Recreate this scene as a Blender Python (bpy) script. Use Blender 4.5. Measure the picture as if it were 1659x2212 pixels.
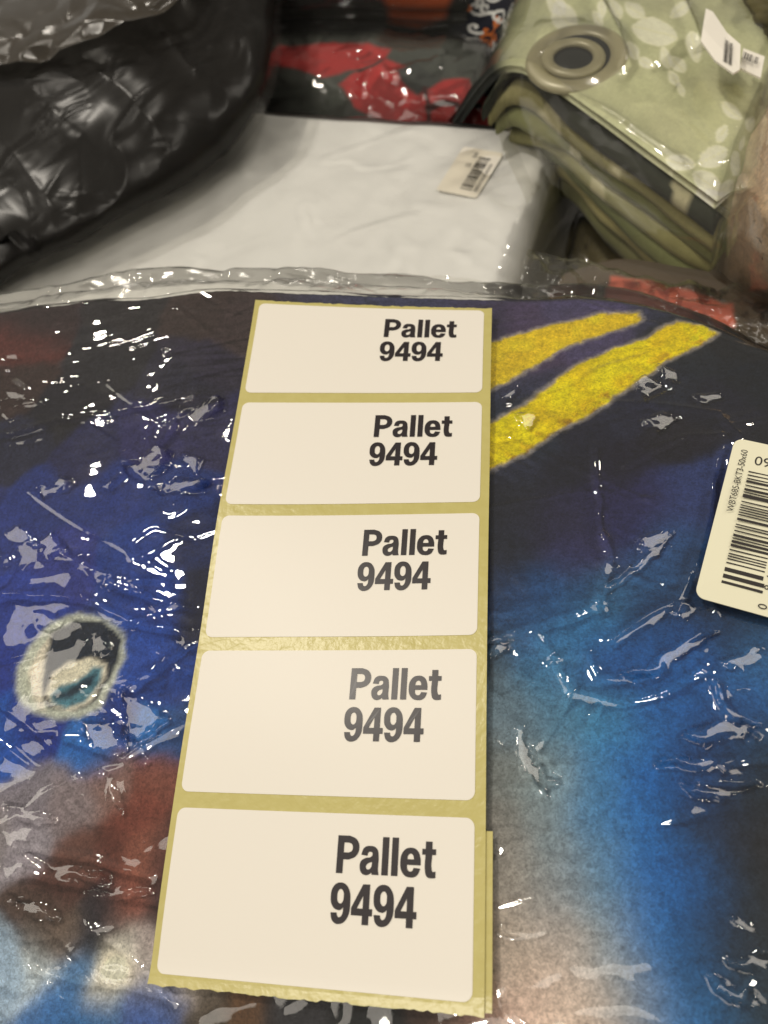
import bpy, bmesh, math, random
import numpy as np
from mathutils import Matrix, Vector

for o in list(bpy.data.objects):
    bpy.data.objects.remove(o)
SC = bpy.context.scene
COL = SC.collection
rnd = random.Random(7)

# ------------------------------------------------------------------ camera
CAM = np.array([.05491, -.09234, .20252])
FPX, CU, CV = 1750.0, 829.5, 1106.0           # focal length and centre for a 1659 x 2212 frame
_a, _b, _c = np.radians([29.18, 10.24, 4.0])
_Rx = np.array([[1, 0, 0], [0, np.cos(_a), -np.sin(_a)], [0, np.sin(_a), np.cos(_a)]])
_Ry = np.array([[np.cos(_b), 0, np.sin(_b)], [0, 1, 0], [-np.sin(_b), 0, np.cos(_b)]])
_Rz = np.array([[np.cos(_c), -np.sin(_c), 0], [np.sin(_c), np.cos(_c), 0], [0, 0, 1]])
ROT = _Rz @ _Ry @ _Rx
cd = bpy.data.cameras.new('camera')
cam = bpy.data.objects.new('camera', cd)
COL.objects.link(cam)
M = Matrix.Identity(4)
for i in range(3):
    for j in range(3):
        M[i][j] = ROT[i, j]
    M[i][3] = CAM[i]
cam.matrix_world = M
cd.sensor_fit = 'VERTICAL'
cd.sensor_height = 36.0
cd.lens = FPX / 2212 * 36.0
cd.clip_start = .01
cd.clip_end = 50
cd.dof.use_dof = True
cd.dof.focus_distance = .222
cd.dof.aperture_fstop = 15.0
SC.camera = cam

# ------------------------------------------------------------------ light: a dim hall, one ceiling lamp, added fill and glint lights
w = bpy.data.worlds.new('World')
SC.world = w
w.use_nodes = True
w.node_tree.nodes['Background'].inputs[0].default_value = (1.0, .92, .80, 1)
w.node_tree.nodes['Background'].inputs[1].default_value = .20


def area(name, loc, target, size, power, color):
    l = bpy.data.lights.new(name, 'AREA')
    l.shape = 'RECTANGLE'
    l.size, l.size_y = size
    l.energy = power
    l.color = color
    o = bpy.data.objects.new(name, l)
    COL.objects.link(o)
    o.location = loc
    o.rotation_euler = (Vector(target) - Vector(loc)).to_track_quat('-Z', 'Y').to_euler()
    return o


WARM = (1.0, .925, .81)
area('ceiling_or_added_light', (-1.0, .75, 2.3), (0, 0, 0), (.22, .16), 21.5, WARM)
area('ceiling_or_added_light', (2.0, .6, 2.3), (0, 0, 0), (.9, 1.7), 20, WARM)  # wide fill light added on the right, brightens the right-hand sides
area('ceiling_or_added_light', (-.3, -1.4, 2.3), (0, 0, 0), (1.7, .9), 14, WARM)  # wide fill light added behind the camera
area('ceiling_or_added_light', (-2.9, .3, 2.3), (0, 0, 0), (.9, 1.7), 16, WARM)  # wide fill light added on the left
for lx, ly in ((.95, -.65), (-.75, -.95), (1.25, 2.0), (-2.0, 2.5)):
    area('ceiling_or_added_light', (lx, ly, 2.3), (0, 0, 0), (.12, .12), 4.0, WARM)  # small lights added to make the film creases glint

SC.view_settings.view_transform = 'Standard'
SC.view_settings.look = 'None'
SC.view_settings.exposure = 0.0
SC.view_settings.gamma = 1.0
SC.render.engine = 'CYCLES'
SC.cycles.transparent_max_bounces = 24
SC.cycles.max_bounces = 6


# ------------------------------------------------------------------ maths helpers
def px(u, v, z):
    """the point at height z that lies on the sight line of frame position (u, v)"""
    d = ROT @ np.array([(u - CU) / FPX, -(v - CV) / FPX, -1.0])
    return CAM + (z - CAM[2]) / d[2] * d


def lin(c):
    c = np.asarray(c, float) / 255
    return np.where(c <= .04045, c / 12.92, ((c + .055) / 1.055) ** 2.4)


def hsh(i, j, seed):
    n = (i.astype(np.int64) * 374761393 + j.astype(np.int64) * 668265263 + seed * 982451653) & 0xffffffff
    n = ((n ^ (n >> 13)) * 1274126177) & 0xffffffff
    n = ((n ^ (n >> 16)) * 2246822519) & 0xffffffff
    return ((n >> 8) & 0xffff) / 65535.0


def vnoise(x, y, seed=0):
    """smooth value noise, -1..1"""
    i, j = np.floor(x), np.floor(y)
    fx, fy = x - i, y - j
    fx = fx * fx * fx * (fx * (fx * 6 - 15) + 10)
    fy = fy * fy * fy * (fy * (fy * 6 - 15) + 10)
    a, b = hsh(i, j, seed), hsh(i + 1, j, seed)
    c, d = hsh(i, j + 1, seed), hsh(i + 1, j + 1, seed)
    return ((a * (1 - fx) + b * fx) * (1 - fy) + (c * (1 - fx) + d * fx) * fy) * 2 - 1


def fbm(x, y, seed=0, octv=4):
    r, a, f = 0, .5, 1.0
    for k in range(octv):
        r = r + a * vnoise(x * f + 13.7 * k, y * f - 7.1 * k, seed + k)
        a *= .5
        f *= 2.03
    return r


def facet(x, y, seed=0):
    """crumple: heights on a triangle lattice joined by flat facets, -1..1"""
    F, G = .3660254, .2113249
    s = (x + y) * F
    i, j = np.floor(x + s), np.floor(y + s)
    t = (i + j) * G
    x0, y0 = x - (i - t), y - (j - t)
    # barycentric weights in the skewed cell
    sx, sy = x0 + (x0 + y0) * F, y0 + (x0 + y0) * F
    up = sx >= sy
    h00, h11 = hsh(i, j, seed), hsh(i + 1, j + 1, seed)
    h10, h01 = hsh(i + 1, j, seed), hsh(i, j + 1, seed)
    r = np.where(up, h00 * (1 - sx) + h10 * (sx - sy) + h11 * sy, h00 * (1 - sy) + h01 * (sy - sx) + h11 * sx)
    return r * 2 - 1


def creases(x, y, sa, sc, ang, seed, wid, hei, share=.5, msize=.02, step=.35):
    """long thin folds: the level lines of a stretched noise, rounded crests of even width"""
    ca, sn = math.cos(ang), math.sin(ang)
    u, v = (x * ca + y * sn) * sa, (y * ca - x * sn) * sc
    w_ = .5 * vnoise(u * .7, v * .5, seed + 2)
    n = vnoise(u + w_, v + .6 * vnoise(u * 2.1, v * .9, seed + 3), seed) + .3 * vnoise(u * 2.3, v * 2.3, seed + 1)
    dx = np.gradient(x, axis=1)
    dy = np.gradient(y, axis=0)
    g = np.hypot(np.gradient(n, axis=1) / np.where(np.abs(dx) < 1e-9, 1e-9, dx), np.gradient(n, axis=0) / np.where(np.abs(dy) < 1e-9, 1e-9, dy))
    d = n / (g + .25 * sc)
    mk = smooth(.35 - share, .6 - share, vnoise(x / msize, y / msize, seed + 5))
    return hei * mk * ((1 - step) * np.exp(-(d / wid) ** 2) + step * np.tanh(d / wid) * np.exp(-(d / (wid * 4)) ** 2))


def smooth(e0, e1, x):
    t = np.clip((x - e0) / (e1 - e0), 0, 1)
    return t * t * (3 - 2 * t)


def polydist(x, y, pts, closed=True):
    """distance to a polygon outline (negative inside when closed)"""
    d = np.full(x.shape, 1e9)
    ins = np.zeros(x.shape, bool)
    n = len(pts)
    for k in range(n if closed else n - 1):
        ax, ay = pts[k]
        bx, by = pts[(k + 1) % n]
        ex, ey = bx - ax, by - ay
        t = np.clip(((x - ax) * ex + (y - ay) * ey) / (ex * ex + ey * ey + 1e-18), 0, 1)
        d = np.minimum(d, np.hypot(x - ax - t * ex, y - ay - t * ey))
        if closed:
            c = (ay > y) != (by > y)
            with np.errstate(divide='ignore', invalid='ignore'):
                xi = ax + (y - ay) * ex / (ey if ey else 1e-18)
            ins ^= c & (x < xi)
    return np.where(ins, -d, d) if closed else d


def catmull(P, n):
    """resample the rows of P (k, ..., 3) to n rows"""
    P = np.asarray(P, float)
    k = len(P)
    t = np.linspace(0, k - 1, n)
    i = np.minimum(t.astype(int), k - 2)
    f = (t - i).reshape((-1,) + (1,) * (P.ndim - 1))
    E = np.concatenate([[2 * P[0] - P[1]], P, [2 * P[-1] - P[-2]]])
    p0, p1, p2, p3 = E[i], E[i + 1], E[i + 2], E[i + 3]
    return .5 * (2 * p1 + (p2 - p0) * f + (2 * p0 - 5 * p1 + 4 * p2 - p3) * f ** 2 + (3 * p1 - p0 - 3 * p2 + p3) * f ** 3)


def patch(ctrl, nv, nu):
    C = np.array([[px(*c) for c in row] for row in ctrl])
    A = catmull(C, nv)
    return np.swapaxes(catmull(np.swapaxes(A, 0, 1), nu), 0, 1)


def normals(P):
    du = np.gradient(P, axis=1)
    dv = np.gradient(P, axis=0)
    n = np.cross(du, dv)
    n /= np.linalg.norm(n, axis=2, keepdims=True) + 1e-15
    s = np.sign((n * (CAM - P)).sum(2).mean())
    return n * (s if s else 1)


def unit(v):
    return v / np.linalg.norm(v)


def frame_uv(P):
    q = (P - CAM) @ ROT
    return CU + FPX * q[..., 0] / -q[..., 2], CV - FPX * q[..., 1] / -q[..., 2]


# ------------------------------------------------------------------ object helpers
def put(o, parent=None):
    COL.objects.link(o)
    if parent is not None:
        o.parent = parent
        pl = parent.matrix_basis.to_translation()
        if parent.parent is not None:
            pl = pl + parent.parent.matrix_basis.to_translation()
        o.location = o.location - pl if o.type == 'EMPTY' else -pl
    return o


def tag(o, label, cat, group=None):
    o['label'] = label
    o['category'] = cat
    if group:
        o['group'] = group
    return o


def thing(name, loc, label, cat, group=None):
    o = bpy.data.objects.new(name, None)
    o.empty_display_size = .02
    o.location = tuple(float(v) for v in loc)
    put(o)
    return tag(o, label, cat, group)


def mesh_obj(name, V, F, mat, parent=None, col=None, flat=False):
    me = bpy.data.meshes.new(name)
    V = np.asarray(V, np.float32).reshape(-1, 3)
    if isinstance(F, np.ndarray):
        nf, k = F.shape
        me.vertices.add(len(V))
        me.vertices.foreach_set('co', V.ravel())
        me.loops.add(nf * k)
        me.polygons.add(nf)
        me.polygons.foreach_set('loop_start', np.arange(0, nf * k, k, dtype=np.int32))
        me.loops.foreach_set('vertex_index', F.astype(np.int32).ravel())
        me.update(calc_edges=True)
        me.validate()
    else:
        me.from_pydata([tuple(map(float, v)) for v in V], [], F)
    if col is not None:
        at = me.color_attributes.new('Col', 'FLOAT_COLOR', 'POINT')
        c4 = np.ones((len(V), 4), np.float32)
        c4[:, :3] = np.asarray(col).reshape(-1, 3)
        at.data.foreach_set('color', c4.ravel())
    me.polygons.foreach_set('use_smooth', np.full(len(me.polygons), not flat))
    me.materials.append(mat)
    o = bpy.data.objects.new(name, me)
    return put(o, parent)


def grid_faces(nv, nu, off=0):
    i = np.arange(nv * nu).reshape(nv, nu) + off
    return np.stack([i[:-1, :-1], i[:-1, 1:], i[1:, 1:], i[1:, :-1]], -1).reshape(-1, 4)


def sheet(name, P, mat, parent=None, col=None, thick=0.0, keep=None, flat=False):
    """a surface P (nv, nu, 3); with thick > 0 it gets an underside and edges"""
    nv, nu = P.shape[:2]
    F = grid_faces(nv, nu)
    if keep is not None:
        k = keep.ravel()
        F = F[k[F].all(1)]
    V = P.reshape(-1, 3)
    c = None if col is None else np.asarray(col).reshape(-1, 3)
    if thick > 0:
        N = normals(P)
        B = (P - N * thick).reshape(-1, 3)
        n = nv * nu
        i = np.arange(n).reshape(nv, nu)
        rim = np.concatenate([i[0, :], i[1:, -1], i[-1, -2::-1], i[-2:0:-1, 0]])
        r2 = np.roll(rim, -1)
        S = np.stack([rim, r2, r2 + n, rim + n], 1)
        F = np.concatenate([F, F[:, ::-1] + n, S])
        V = np.concatenate([V, B])
        if c is not None:
            c = np.concatenate([c, c])
    return mesh_obj(name, V, F, mat, parent, c, flat)


# ------------------------------------------------------------------ materials
def new_mat(name):
    m = bpy.data.materials.new(name)
    m.use_nodes = True
    nt = m.node_tree
    return m, nt, nt.nodes['Principled BSDF'], nt.nodes['Material Output']


def nd(nt, kind, **kw):
    n = nt.nodes.new(kind)
    for k, v in kw.items():
        if k.startswith('i_'):
            n.inputs[k[2:].replace('_', ' ')].default_value = v
        else:
            setattr(n, k, v)
    return n


def add_bump(nt, bsdf, scale, strength, dist, detail=4, stretch=None, sock='Normal'):
    tc = nd(nt, 'ShaderNodeTexCoord')
    mp = nd(nt, 'ShaderNodeMapping')
    if stretch:
        mp.inputs['Scale'].default_value = stretch
    nz = nd(nt, 'ShaderNodeTexNoise')
    nz.inputs['Scale'].default_value = scale
    nz.inputs['Detail'].default_value = detail
    bp = nd(nt, 'ShaderNodeBump')
    bp.inputs['Strength'].default_value = strength
    bp.inputs['Distance'].default_value = dist
    nt.links.new(tc.outputs['Object'], mp.inputs['Vector'])
    nt.links.new(mp.outputs[0], nz.inputs['Vector'])
    nt.links.new(nz.outputs[0], bp.inputs['Height'])
    nt.links.new(bp.outputs[0], bsdf.inputs[sock])
    return nz, bp


def plain(name, color, rough=.6, spec=.4, bump=None, vary=None):
    m, nt, b, out = new_mat(name)
    b.inputs['Base Color'].default_value = (*lin(color), 1)
    b.inputs['Roughness'].default_value = rough
    b.inputs['Specular IOR Level'].default_value = spec
    if bump:
        add_bump(nt, b, *bump)
    if vary:
        tc = nd(nt, 'ShaderNodeTexCoord')
        nz = nd(nt, 'ShaderNodeTexNoise')
        nz.inputs['Scale'].default_value = vary[0]
        nz.inputs['Detail'].default_value = 5
        mx = nd(nt, 'ShaderNodeMix', data_type='RGBA')
        mx.inputs[6].default_value = (*lin(color), 1)
        mx.inputs[7].default_value = (*lin(vary[1]), 1)
        nt.links.new(tc.outputs['Object'], nz.inputs['Vector'])
        nt.links.new(nz.outputs[0], mx.inputs[0])
        nt.links.new(mx.outputs[2], b.inputs['Base Color'])
    return m


def printed(name, rough=.9, fuzz=900.0, amount=.5, bump=.5, sheen=.04, dist=.0006, spec=.12, warp=True):
    """woven or plush cloth whose dyed print is the colour attribute"""
    m, nt, b, out = new_mat(name)
    at = nd(nt, 'ShaderNodeAttribute', attribute_name='Col')
    tc = nd(nt, 'ShaderNodeTexCoord')
    n1 = nd(nt, 'ShaderNodeTexNoise')
    n1.inputs['Scale'].default_value = fuzz
    n1.inputs['Detail'].default_value = 6
    n1.inputs['Roughness'].default_value = .65
    n1.inputs['Distortion'].default_value = .8
    n2 = nd(nt, 'ShaderNodeTexNoise')
    n2.inputs['Scale'].default_value = fuzz * .3
    n2.inputs['Detail'].default_value = 4
    r1 = nd(nt, 'ShaderNodeMapRange')
    r1.inputs[1].default_value = .3
    r1.inputs[2].default_value = .7
    r1.inputs[3].default_value = 1 - amount
    r1.inputs[4].default_value = 1 + amount
    r2 = nd(nt, 'ShaderNodeMapRange')
    r2.inputs[1].default_value = .3
    r2.inputs[2].default_value = .7
    r2.inputs[3].default_value = 1 - amount * .45
    r2.inputs[4].default_value = 1 + amount * .45
    mu = nd(nt, 'ShaderNodeMath', operation='MULTIPLY')
    sc = nd(nt, 'ShaderNodeVectorMath', operation='SCALE')
    L = nt.links.new
    L(tc.outputs['Object'], n1.inputs['Vector'])
    L(tc.outputs['Object'], n2.inputs['Vector'])
    L(n1.outputs[0], r1.inputs[0])
    L(n2.outputs[0], r2.inputs[0])
    L(r1.outputs[0], mu.inputs[0])
    L(r2.outputs[0], mu.inputs[1])
    L(at.outputs['Color'], sc.inputs[0])
    L(mu.outputs[0], sc.inputs['Scale'])
    L(sc.outputs[0], b.inputs['Base Color'])
    bp = nd(nt, 'ShaderNodeBump')
    bp.inputs['Strength'].default_value = bump
    bp.inputs['Distance'].default_value = dist
    L(n1.outputs[0], bp.inputs['Height'])
    L(bp.outputs[0], b.inputs['Normal'])
    b.inputs['Roughness'].default_value = rough
    b.inputs['Specular IOR Level'].default_value = spec
    b.inputs['Sheen Weight'].default_value = sheen
    b.inputs['Sheen Roughness'].default_value = .5
    return m


def film(name, rough=.025, haze=.012, gain=1.9, tint=(.98, .975, .95), hazecol=(.8, .78, .74), sheen=.05):
    """clear packing film: lets light through, mirrors by the Fresnel law of its two faces"""
    m, nt, b, out = new_mat(name)
    nt.nodes.remove(b)
    L = nt.links.new
    fr = nd(nt, 'ShaderNodeFresnel')
    fr.inputs[0].default_value = 1.49
    mu = nd(nt, 'ShaderNodeMath', operation='MULTIPLY')
    mu.inputs[1].default_value = gain
    mu.use_clamp = True
    tr = nd(nt, 'ShaderNodeBsdfTransparent')
    tr.inputs[0].default_value = (*tint, 1)
    df = nd(nt, 'ShaderNodeBsdfDiffuse')
    df.inputs[0].default_value = (*hazecol, 1)
    gl = nd(nt, 'ShaderNodeBsdfGlossy')
    gl.inputs['Roughness'].default_value = rough
    g2 = nd(nt, 'ShaderNodeBsdfGlossy')
    g2.inputs['Roughness'].default_value = .36
    mg = nd(nt, 'ShaderNodeMixShader')
    mg.inputs[0].default_value = sheen
    m1 = nd(nt, 'ShaderNodeMixShader')
    m1.inputs[0].default_value = haze
    m2 = nd(nt, 'ShaderNodeMixShader')
    L(tr.outputs[0], m1.inputs[1])
    L(df.outputs[0], m1.inputs[2])
    L(fr.outputs[0], mu.inputs[0])
    L(gl.outputs[0], mg.inputs[1])
    L(g2.outputs[0], mg.inputs[2])
    L(mu.outputs[0], m2.inputs[0])
    L(m1.outputs[0], m2.inputs[1])
    L(mg.outputs[0], m2.inputs[2])
    L(m2.outputs[0], out.inputs[0])
    return m


MAT = {
    'paper': plain('label_paper', (240, 234, 222), .42, .35, (900, .06, .0003)),
    'liner': plain('yellow_glassine', (206, 196, 128), .3, .5, (420, .3, .0006), (300, (192, 180, 108))),
    'ink': plain('black_print', (46, 40, 42), .33, .5),
    'thin_ink': plain('barcode_print', (52, 48, 46), .5, .3),
    'sticker': plain('pale_sticker_paper', (238, 234, 206), .4, .4),
    'white_sticker': plain('white_sticker_paper', (244, 238, 225), .5, .4),
    'plush': printed('printed_plush', fuzz=1250, amount=.42),
    'woven': printed('printed_cloth', fuzz=1400, amount=.12, bump=.15, sheen=.1),
    'white_cloth': plain('white_cloth', (238, 238, 237), .8, .2, (60, .15, .003)),
    'black_cloth': plain('black_cloth', (17, 15, 14), .85, .2, (300, .4, .001)),
    'film': film('clear_film', haze=.016),
    'film_far': film('clear_film_far', .06, .03, 1.5),
    'film_front': film('clear_film_hanging', .10, .02, .16),
    'film_white': film('film_on_white', .05, .004, 1.8),
    'film_dark': film('film_on_black', .26, .006, .55, hazecol=(.5, .42, .33)),
    'metal': plain('brown_eyelet', (164, 158, 128), .34, .5),
    'dark_floor': plain('dark_floor', (22, 20, 19), .9, .2),
}
MAT['metal'].node_tree.nodes['Principled BSDF'].inputs['Metallic'].default_value = .1


# ------------------------------------------------------------------ floor below the pile
fl = mesh_obj('floor', [(-3, -3, -.24), (3, -3, -.24), (3, 3, -.24), (-3, 3, -.24)], [(0, 1, 2, 3)], MAT['dark_floor'], flat=True)
fl['kind'] = 'structure'


# ------------------------------------------------------------------ the surface the label strip follows
def softclip(x, a, b):
    """identity up to a, levels off at b"""
    s = np.abs(x)
    return np.sign(x) * np.where(s < a, s, a + (b - a) * np.tanh((s - a) / (b - a)))


def S(x, y):
    x = softclip(np.asarray(x, float), .042, .06)
    y = softclip(np.asarray(y, float), .108, .125)
    return -.3237 * y * y + 1.42388 * y ** 3 - 1.27393 * x * y - 2.60115 * x * y * y - 4.76163 * y ** 4


# ------------------------------------------------------------------ main blanket
BX, BY, BA, BB, BT = -.012, -.062, .235, .187, .085


def blanket_q(x, y):
    y = y + 9 * np.maximum(0, x - .068) ** 2
    return ((np.abs(x - BX) / BA) ** 5 + (np.abs(y - BY) / BB) ** 5) ** .2


def blanket_z(x, y):
    q = blanket_q(x + .006 * vnoise(x * 14, y * 14, 91), y + .004 * vnoise(x * 22, y * 9, 92))
    e = np.clip((q - .915) / .085, 0, 1)
    z = S(x, y) - .0024 + .0016 * fbm(x * 28, y * 28, 3, 3)
    z = np.where(np.abs(x) < .05, np.minimum(z, S(x, y) - .0012), z)
    return z - BT * (1 - np.sqrt(np.clip(1 - e * e, 0, 1)))


PRINT = """100 750 45 35 38;50 850 52 40 40;85 770 85 45 42;300 700 40 38 42;450 700 55 45 45;520 720 60 50 52;250 800 35 35 42;400 850 38 38 55
150 920 28 28 38;450 800 45 42 60;60 980 35 38 60;200 1000 35 38 75;350 960 45 45 90;460 950 45 45 80;-40 900 30 28 34;-60 1100 35 45 100
100 1100 35 50 110;250 1080 35 52 115;380 1060 30 50 110;420 1180 28 40 85;300 1200 35 60 130;150 1220 45 55 125;50 1150 40 55 120
350 1300 30 60 135;430 1290 25 30 55;60 1320 40 60 140;300 1400 35 70 150;380 1480 30 60 130;250 1580 25 50 120;60 1580 25 45 125;-60 1450 30 50 130
20 1610 30 80 160;200 1620 40 100 170;330 1590 40 100 165;390 1590 40 70 120;-60 1600 30 80 160
40 1700 120 115 125;150 1720 125 115 120;220 1690 120 95 90;50 1800 140 135 145;330 1680 115 70 60;280 1750 110 60 50;300 1850 128 80 66
220 1850 90 50 42;150 1850 95 65 58;100 1900 80 50 45;60 1960 75 60 55;350 1850 70 45 45;330 1950 60 42 45;250 1950 140 85 72;220 2000 80 55 52
80 2030 110 95 85;40 2050 90 80 75;150 2020 35 35 45;190 1960 45 38 45;220 2060 190 190 185;280 2070 150 140 140;100 2120 80 125 170;-60 1800 130 125 130
30 2100 190 200 205;180 2130 225 215 190;300 2130 180 175 170;60 2180 60 110 165;160 2190 50 100 150;300 2190 60 90 150;370 2130 190 180 170
400 2190 70 60 50;500 2200 90 65 45;600 2190 45 45 50;800 2200 25 28 30;950 2195 60 45 40;1030 2200 150 120 110;-60 2100 150 170 190;100 2280 50 100 150
400 2300 60 60 50;800 2300 25 28 30
1090 700 55 50 75;1150 690 70 60 90;1250 670 70 65 100;1600 720 25 28 35;1500 750 30 35 45;1450 800 30 35 50;1350 870 32 35 55;1250 920 28 30 48
1150 950 30 38 55;1100 1000 35 40 60;1100 1080 30 33 45;1200 1000 28 30 45;1350 1000 28 28 45;1450 950 28 28 40;1550 850 28 30 45;1620 800 25 30 40
1400 1080 38 38 80;1300 1100 35 35 70;1200 1120 38 38 65;1100 1180 30 35 50;1250 1200 45 45 85;1350 1150 40 45 95;1480 1080 45 60 110;1450 1180 40 75 125
1400 1250 40 85 135;1500 1250 30 55 90;1080 1290 28 30 45;1200 1290 30 70 120;1300 1300 50 100 140;1100 1330 35 70 120;1400 1320 20 45 80
1600 1370 18 40 70;1550 1330 22 40 65;1150 1380 40 90 140;1280 1370 45 110 160;1400 1400 30 80 140;1500 1400 25 75 140;1620 1420 50 110 165
1080 1430 60 75 85;1200 1450 60 115 155;1330 1450 25 70 135;1450 1480 30 90 155;1600 1500 30 80 140;1100 1550 95 115 130;1200 1550 75 120 150
1320 1560 60 125 165;1420 1570 30 90 155;1530 1580 25 65 120;1630 1600 30 60 90;1080 1680 110 115 115;1180 1700 120 140 150;1280 1700 60 120 165
1400 1680 25 95 165;1500 1690 20 60 115;1600 1720 25 35 45;1080 1800 125 122 118;1200 1800 120 135 145;1300 1800 70 120 160;1400 1800 25 100 170
1500 1800 25 50 85;1600 1830 35 35 38;1080 1920 140 135 130;1200 1930 130 135 140;1300 1920 90 130 160;1400 1920 30 105 175;1470 1920 25 85 150
1550 1930 30 40 50;1630 1950 35 38 40;1080 2050 165 155 145;1200 2050 170 160 155;1320 2040 130 145 155;1420 2050 35 110 175;1500 2060 25 70 120
1600 2060 35 42 48;1100 2160 190 170 160;1250 2150 195 180 170;1350 2150 140 145 150;1450 2150 45 115 175;1540 2150 30 75 115;1630 2160 40 55 65
1720 1000 28 30 40;1720 1300 25 45 70;1720 1700 28 34 40;1720 2100 35 40 45;700 1000 30 32 50;700 1500 40 60 100;700 1900 90 80 80;1250 2280 195 180 170"""
ALB = 1.6


def W2(pts, z=-.004):
    return [tuple(px(u, v, z)[:2]) for u, v in pts]


def blanket_color(x, y):
    sh = x.shape
    wx = x + .0022 * fbm(x * 130, y * 130, 21, 4) + .004 * fbm(x * 40, y * 40, 27, 2)
    wy = y + .0022 * fbm(x * 130, y * 130, 24, 4) + .004 * fbm(x * 40, y * 40, 29, 2)
    pts = [list(map(float, p.split())) for p in PRINT.replace('\n', ';').split(';')]
    acc = np.zeros(sh + (3,))
    ws = np.full(sh, 1e-12)
    for p in pts:
        q = px(p[0], p[1], -.004)
        s = .0056 if p[0] > 1045 and p[1] > 1000 else .0034
        g = np.exp(-((wx - q[0]) ** 2 + (wy - q[1]) ** 2) / (2 * s * s)) / (s * 300) + 1e-9 / (1e-6 + (wx - q[0]) ** 2 + (wy - q[1]) ** 2) ** 1.5 * 1e-3
        acc += g[..., None] * lin(p[2:])
        ws += g
    C = acc / ws[..., None]

    def lay(poly, col, soft, fx=wx, fy=wy):
        nonlocal C
        m = 1 - smooth(-soft, soft, polydist(fx, fy, W2(poly)))
        C = C * (1 - m[..., None]) + lin(col) * m[..., None]
    jx = x + .0005 * fbm(x * 500, y * 500, 41, 3) + .0005 * fbm(x * 180, y * 180, 43, 2)
    jy = y + .0005 * fbm(x * 500, y * 500, 45, 3) + .0005 * fbm(x * 180, y * 180, 47, 2)
    # yellow bands with lilac rims
    b1 = [(1030, 726), (1130, 688), (1200, 662), (1290, 638), (1385, 628), (1392, 646), (1366, 660), (1298, 684), (1228, 712), (1186, 746), (1108, 796), (1030, 846)]
    b2 = [(1030, 922), (1132, 862), (1204, 796), (1266, 750), (1336, 716), (1408, 690), (1470, 652), (1530, 662), (1560, 680), (1510, 712), (1440, 750),
          (1368, 808), (1286, 868), (1206, 915), (1134, 970), (1030, 1025)]
    gx2 = jx + .0009 * fbm(x * 330, y * 330, 57, 3)
    gy2 = jy + .0009 * fbm(x * 330, y * 330, 59, 3)
    for b, c in ((b1, (238, 212, 44)), (b2, (246, 220, 20))):
        d = polydist(gx2, gy2, W2(b))
        r = 1 - smooth(.0006, .0018, d)
        C = C * (1 - .55 * r[..., None]) + lin((150, 146, 150)) * (.55 * r)[..., None]
        m = 1 - smooth(-.0005, .0005, d)
        v = 1 + .16 * fbm(x * 160, y * 160, 51, 3)
        C = C * (1 - m[..., None]) + (lin(c) * (1.08 / ALB) * v[..., None]) * m[..., None]
    # brown speckle along the lower rim of the wide band
    d = polydist(jx, jy, W2(b2[-9:]), False)
    k = (1 - smooth(.0, .006, d)) * smooth(.05, .5, fbm(x * 420, y * 420, 55, 3)) * (C[..., 0] > .35)
    C = C * (1 - .7 * k[..., None]) + lin((120, 70, 30)) * (.7 * k)[..., None]
    # pale oval rings low on the left
    ex, ey = jx, jy
    lay([(28, 1490), (35, 1440), (65, 1390), (110, 1345), (170, 1326), (225, 1333), (268, 1368), (272, 1420), (247, 1470), (217, 1522), (165, 1547), (110, 1550), (65, 1537), (38, 1515)],
        (175, 180, 168), .0011, ex, ey)
    lay([(72, 1490), (78, 1430), (112, 1368), (166, 1341), (228, 1344), (262, 1381), (256, 1428), (232, 1470), (200, 1515), (150, 1534), (100, 1528)], (24, 34, 50), .0007, ex, ey)
    lay([(66, 1500), (58, 1450), (82, 1405), (110, 1372), (96, 1430), (86, 1480), (92, 1532), (76, 1528)], (196, 190, 176), .0009, ex, ey)
    lay([(94, 1500), (108, 1458), (150, 1428), (196, 1418), (230, 1434), (224, 1468), (195, 1512), (150, 1533), (112, 1527)], (200, 194, 178), .0008, ex, ey)
    lay([(104, 1500), (126, 1480), (163, 1470), (198, 1443), (220, 1443), (212, 1480), (180, 1512), (132, 1526), (109, 1518)], (70, 116, 134), .0008, ex, ey)
    lay([(110, 1500), (142, 1488), (182, 1464), (206, 1454), (196, 1478), (152, 1502), (116, 1511)], (28, 48, 64), .0008, ex, ey)
    return np.clip(C * ALB, .004, .9)


blanket = thing('wrapped_blanket', (0, -.06, -.09), 'folded plush blanket printed blue, brown and yellow, in clear plastic under the label strip', 'blanket')
NX, NY = 540, 470
gx, gy = np.meshgrid(np.linspace(-.252, .228, NX), np.linspace(-.252, .1300, NY))
gz = blanket_z(gx, gy) + .00035 * fbm(gx * 700, gy * 700, 61, 3)
keep = blanket_q(gx, gy) < 1.01
sheet('folded_blanket', np.stack([gx, gy, gz], -1), MAT['plush'], blanket, blanket_color(gx, gy), keep=keep)


# ------------------------------------------------------------------ clear film round the main blanket
def ridge(x, y, wx, wy, poly, wid, h, z=-.003):
    P = np.array(W2(poly, z))
    i0, i1 = np.searchsorted(y[:, 0], [P[:, 1].min() - .012, P[:, 1].max() + .012])
    j0, j1 = np.searchsorted(x[0], [P[:, 0].min() - .012, P[:, 0].max() + .012])
    r = np.zeros(x.shape)
    d = polydist(wx[i0:i1, j0:j1], wy[i0:i1, j0:j1], P, False)
    r[i0:i1, j0:j1] = h * .65 * np.exp(-np.sqrt(d * d + .0004 ** 2) / (wid * 1.3))
    return r


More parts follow.
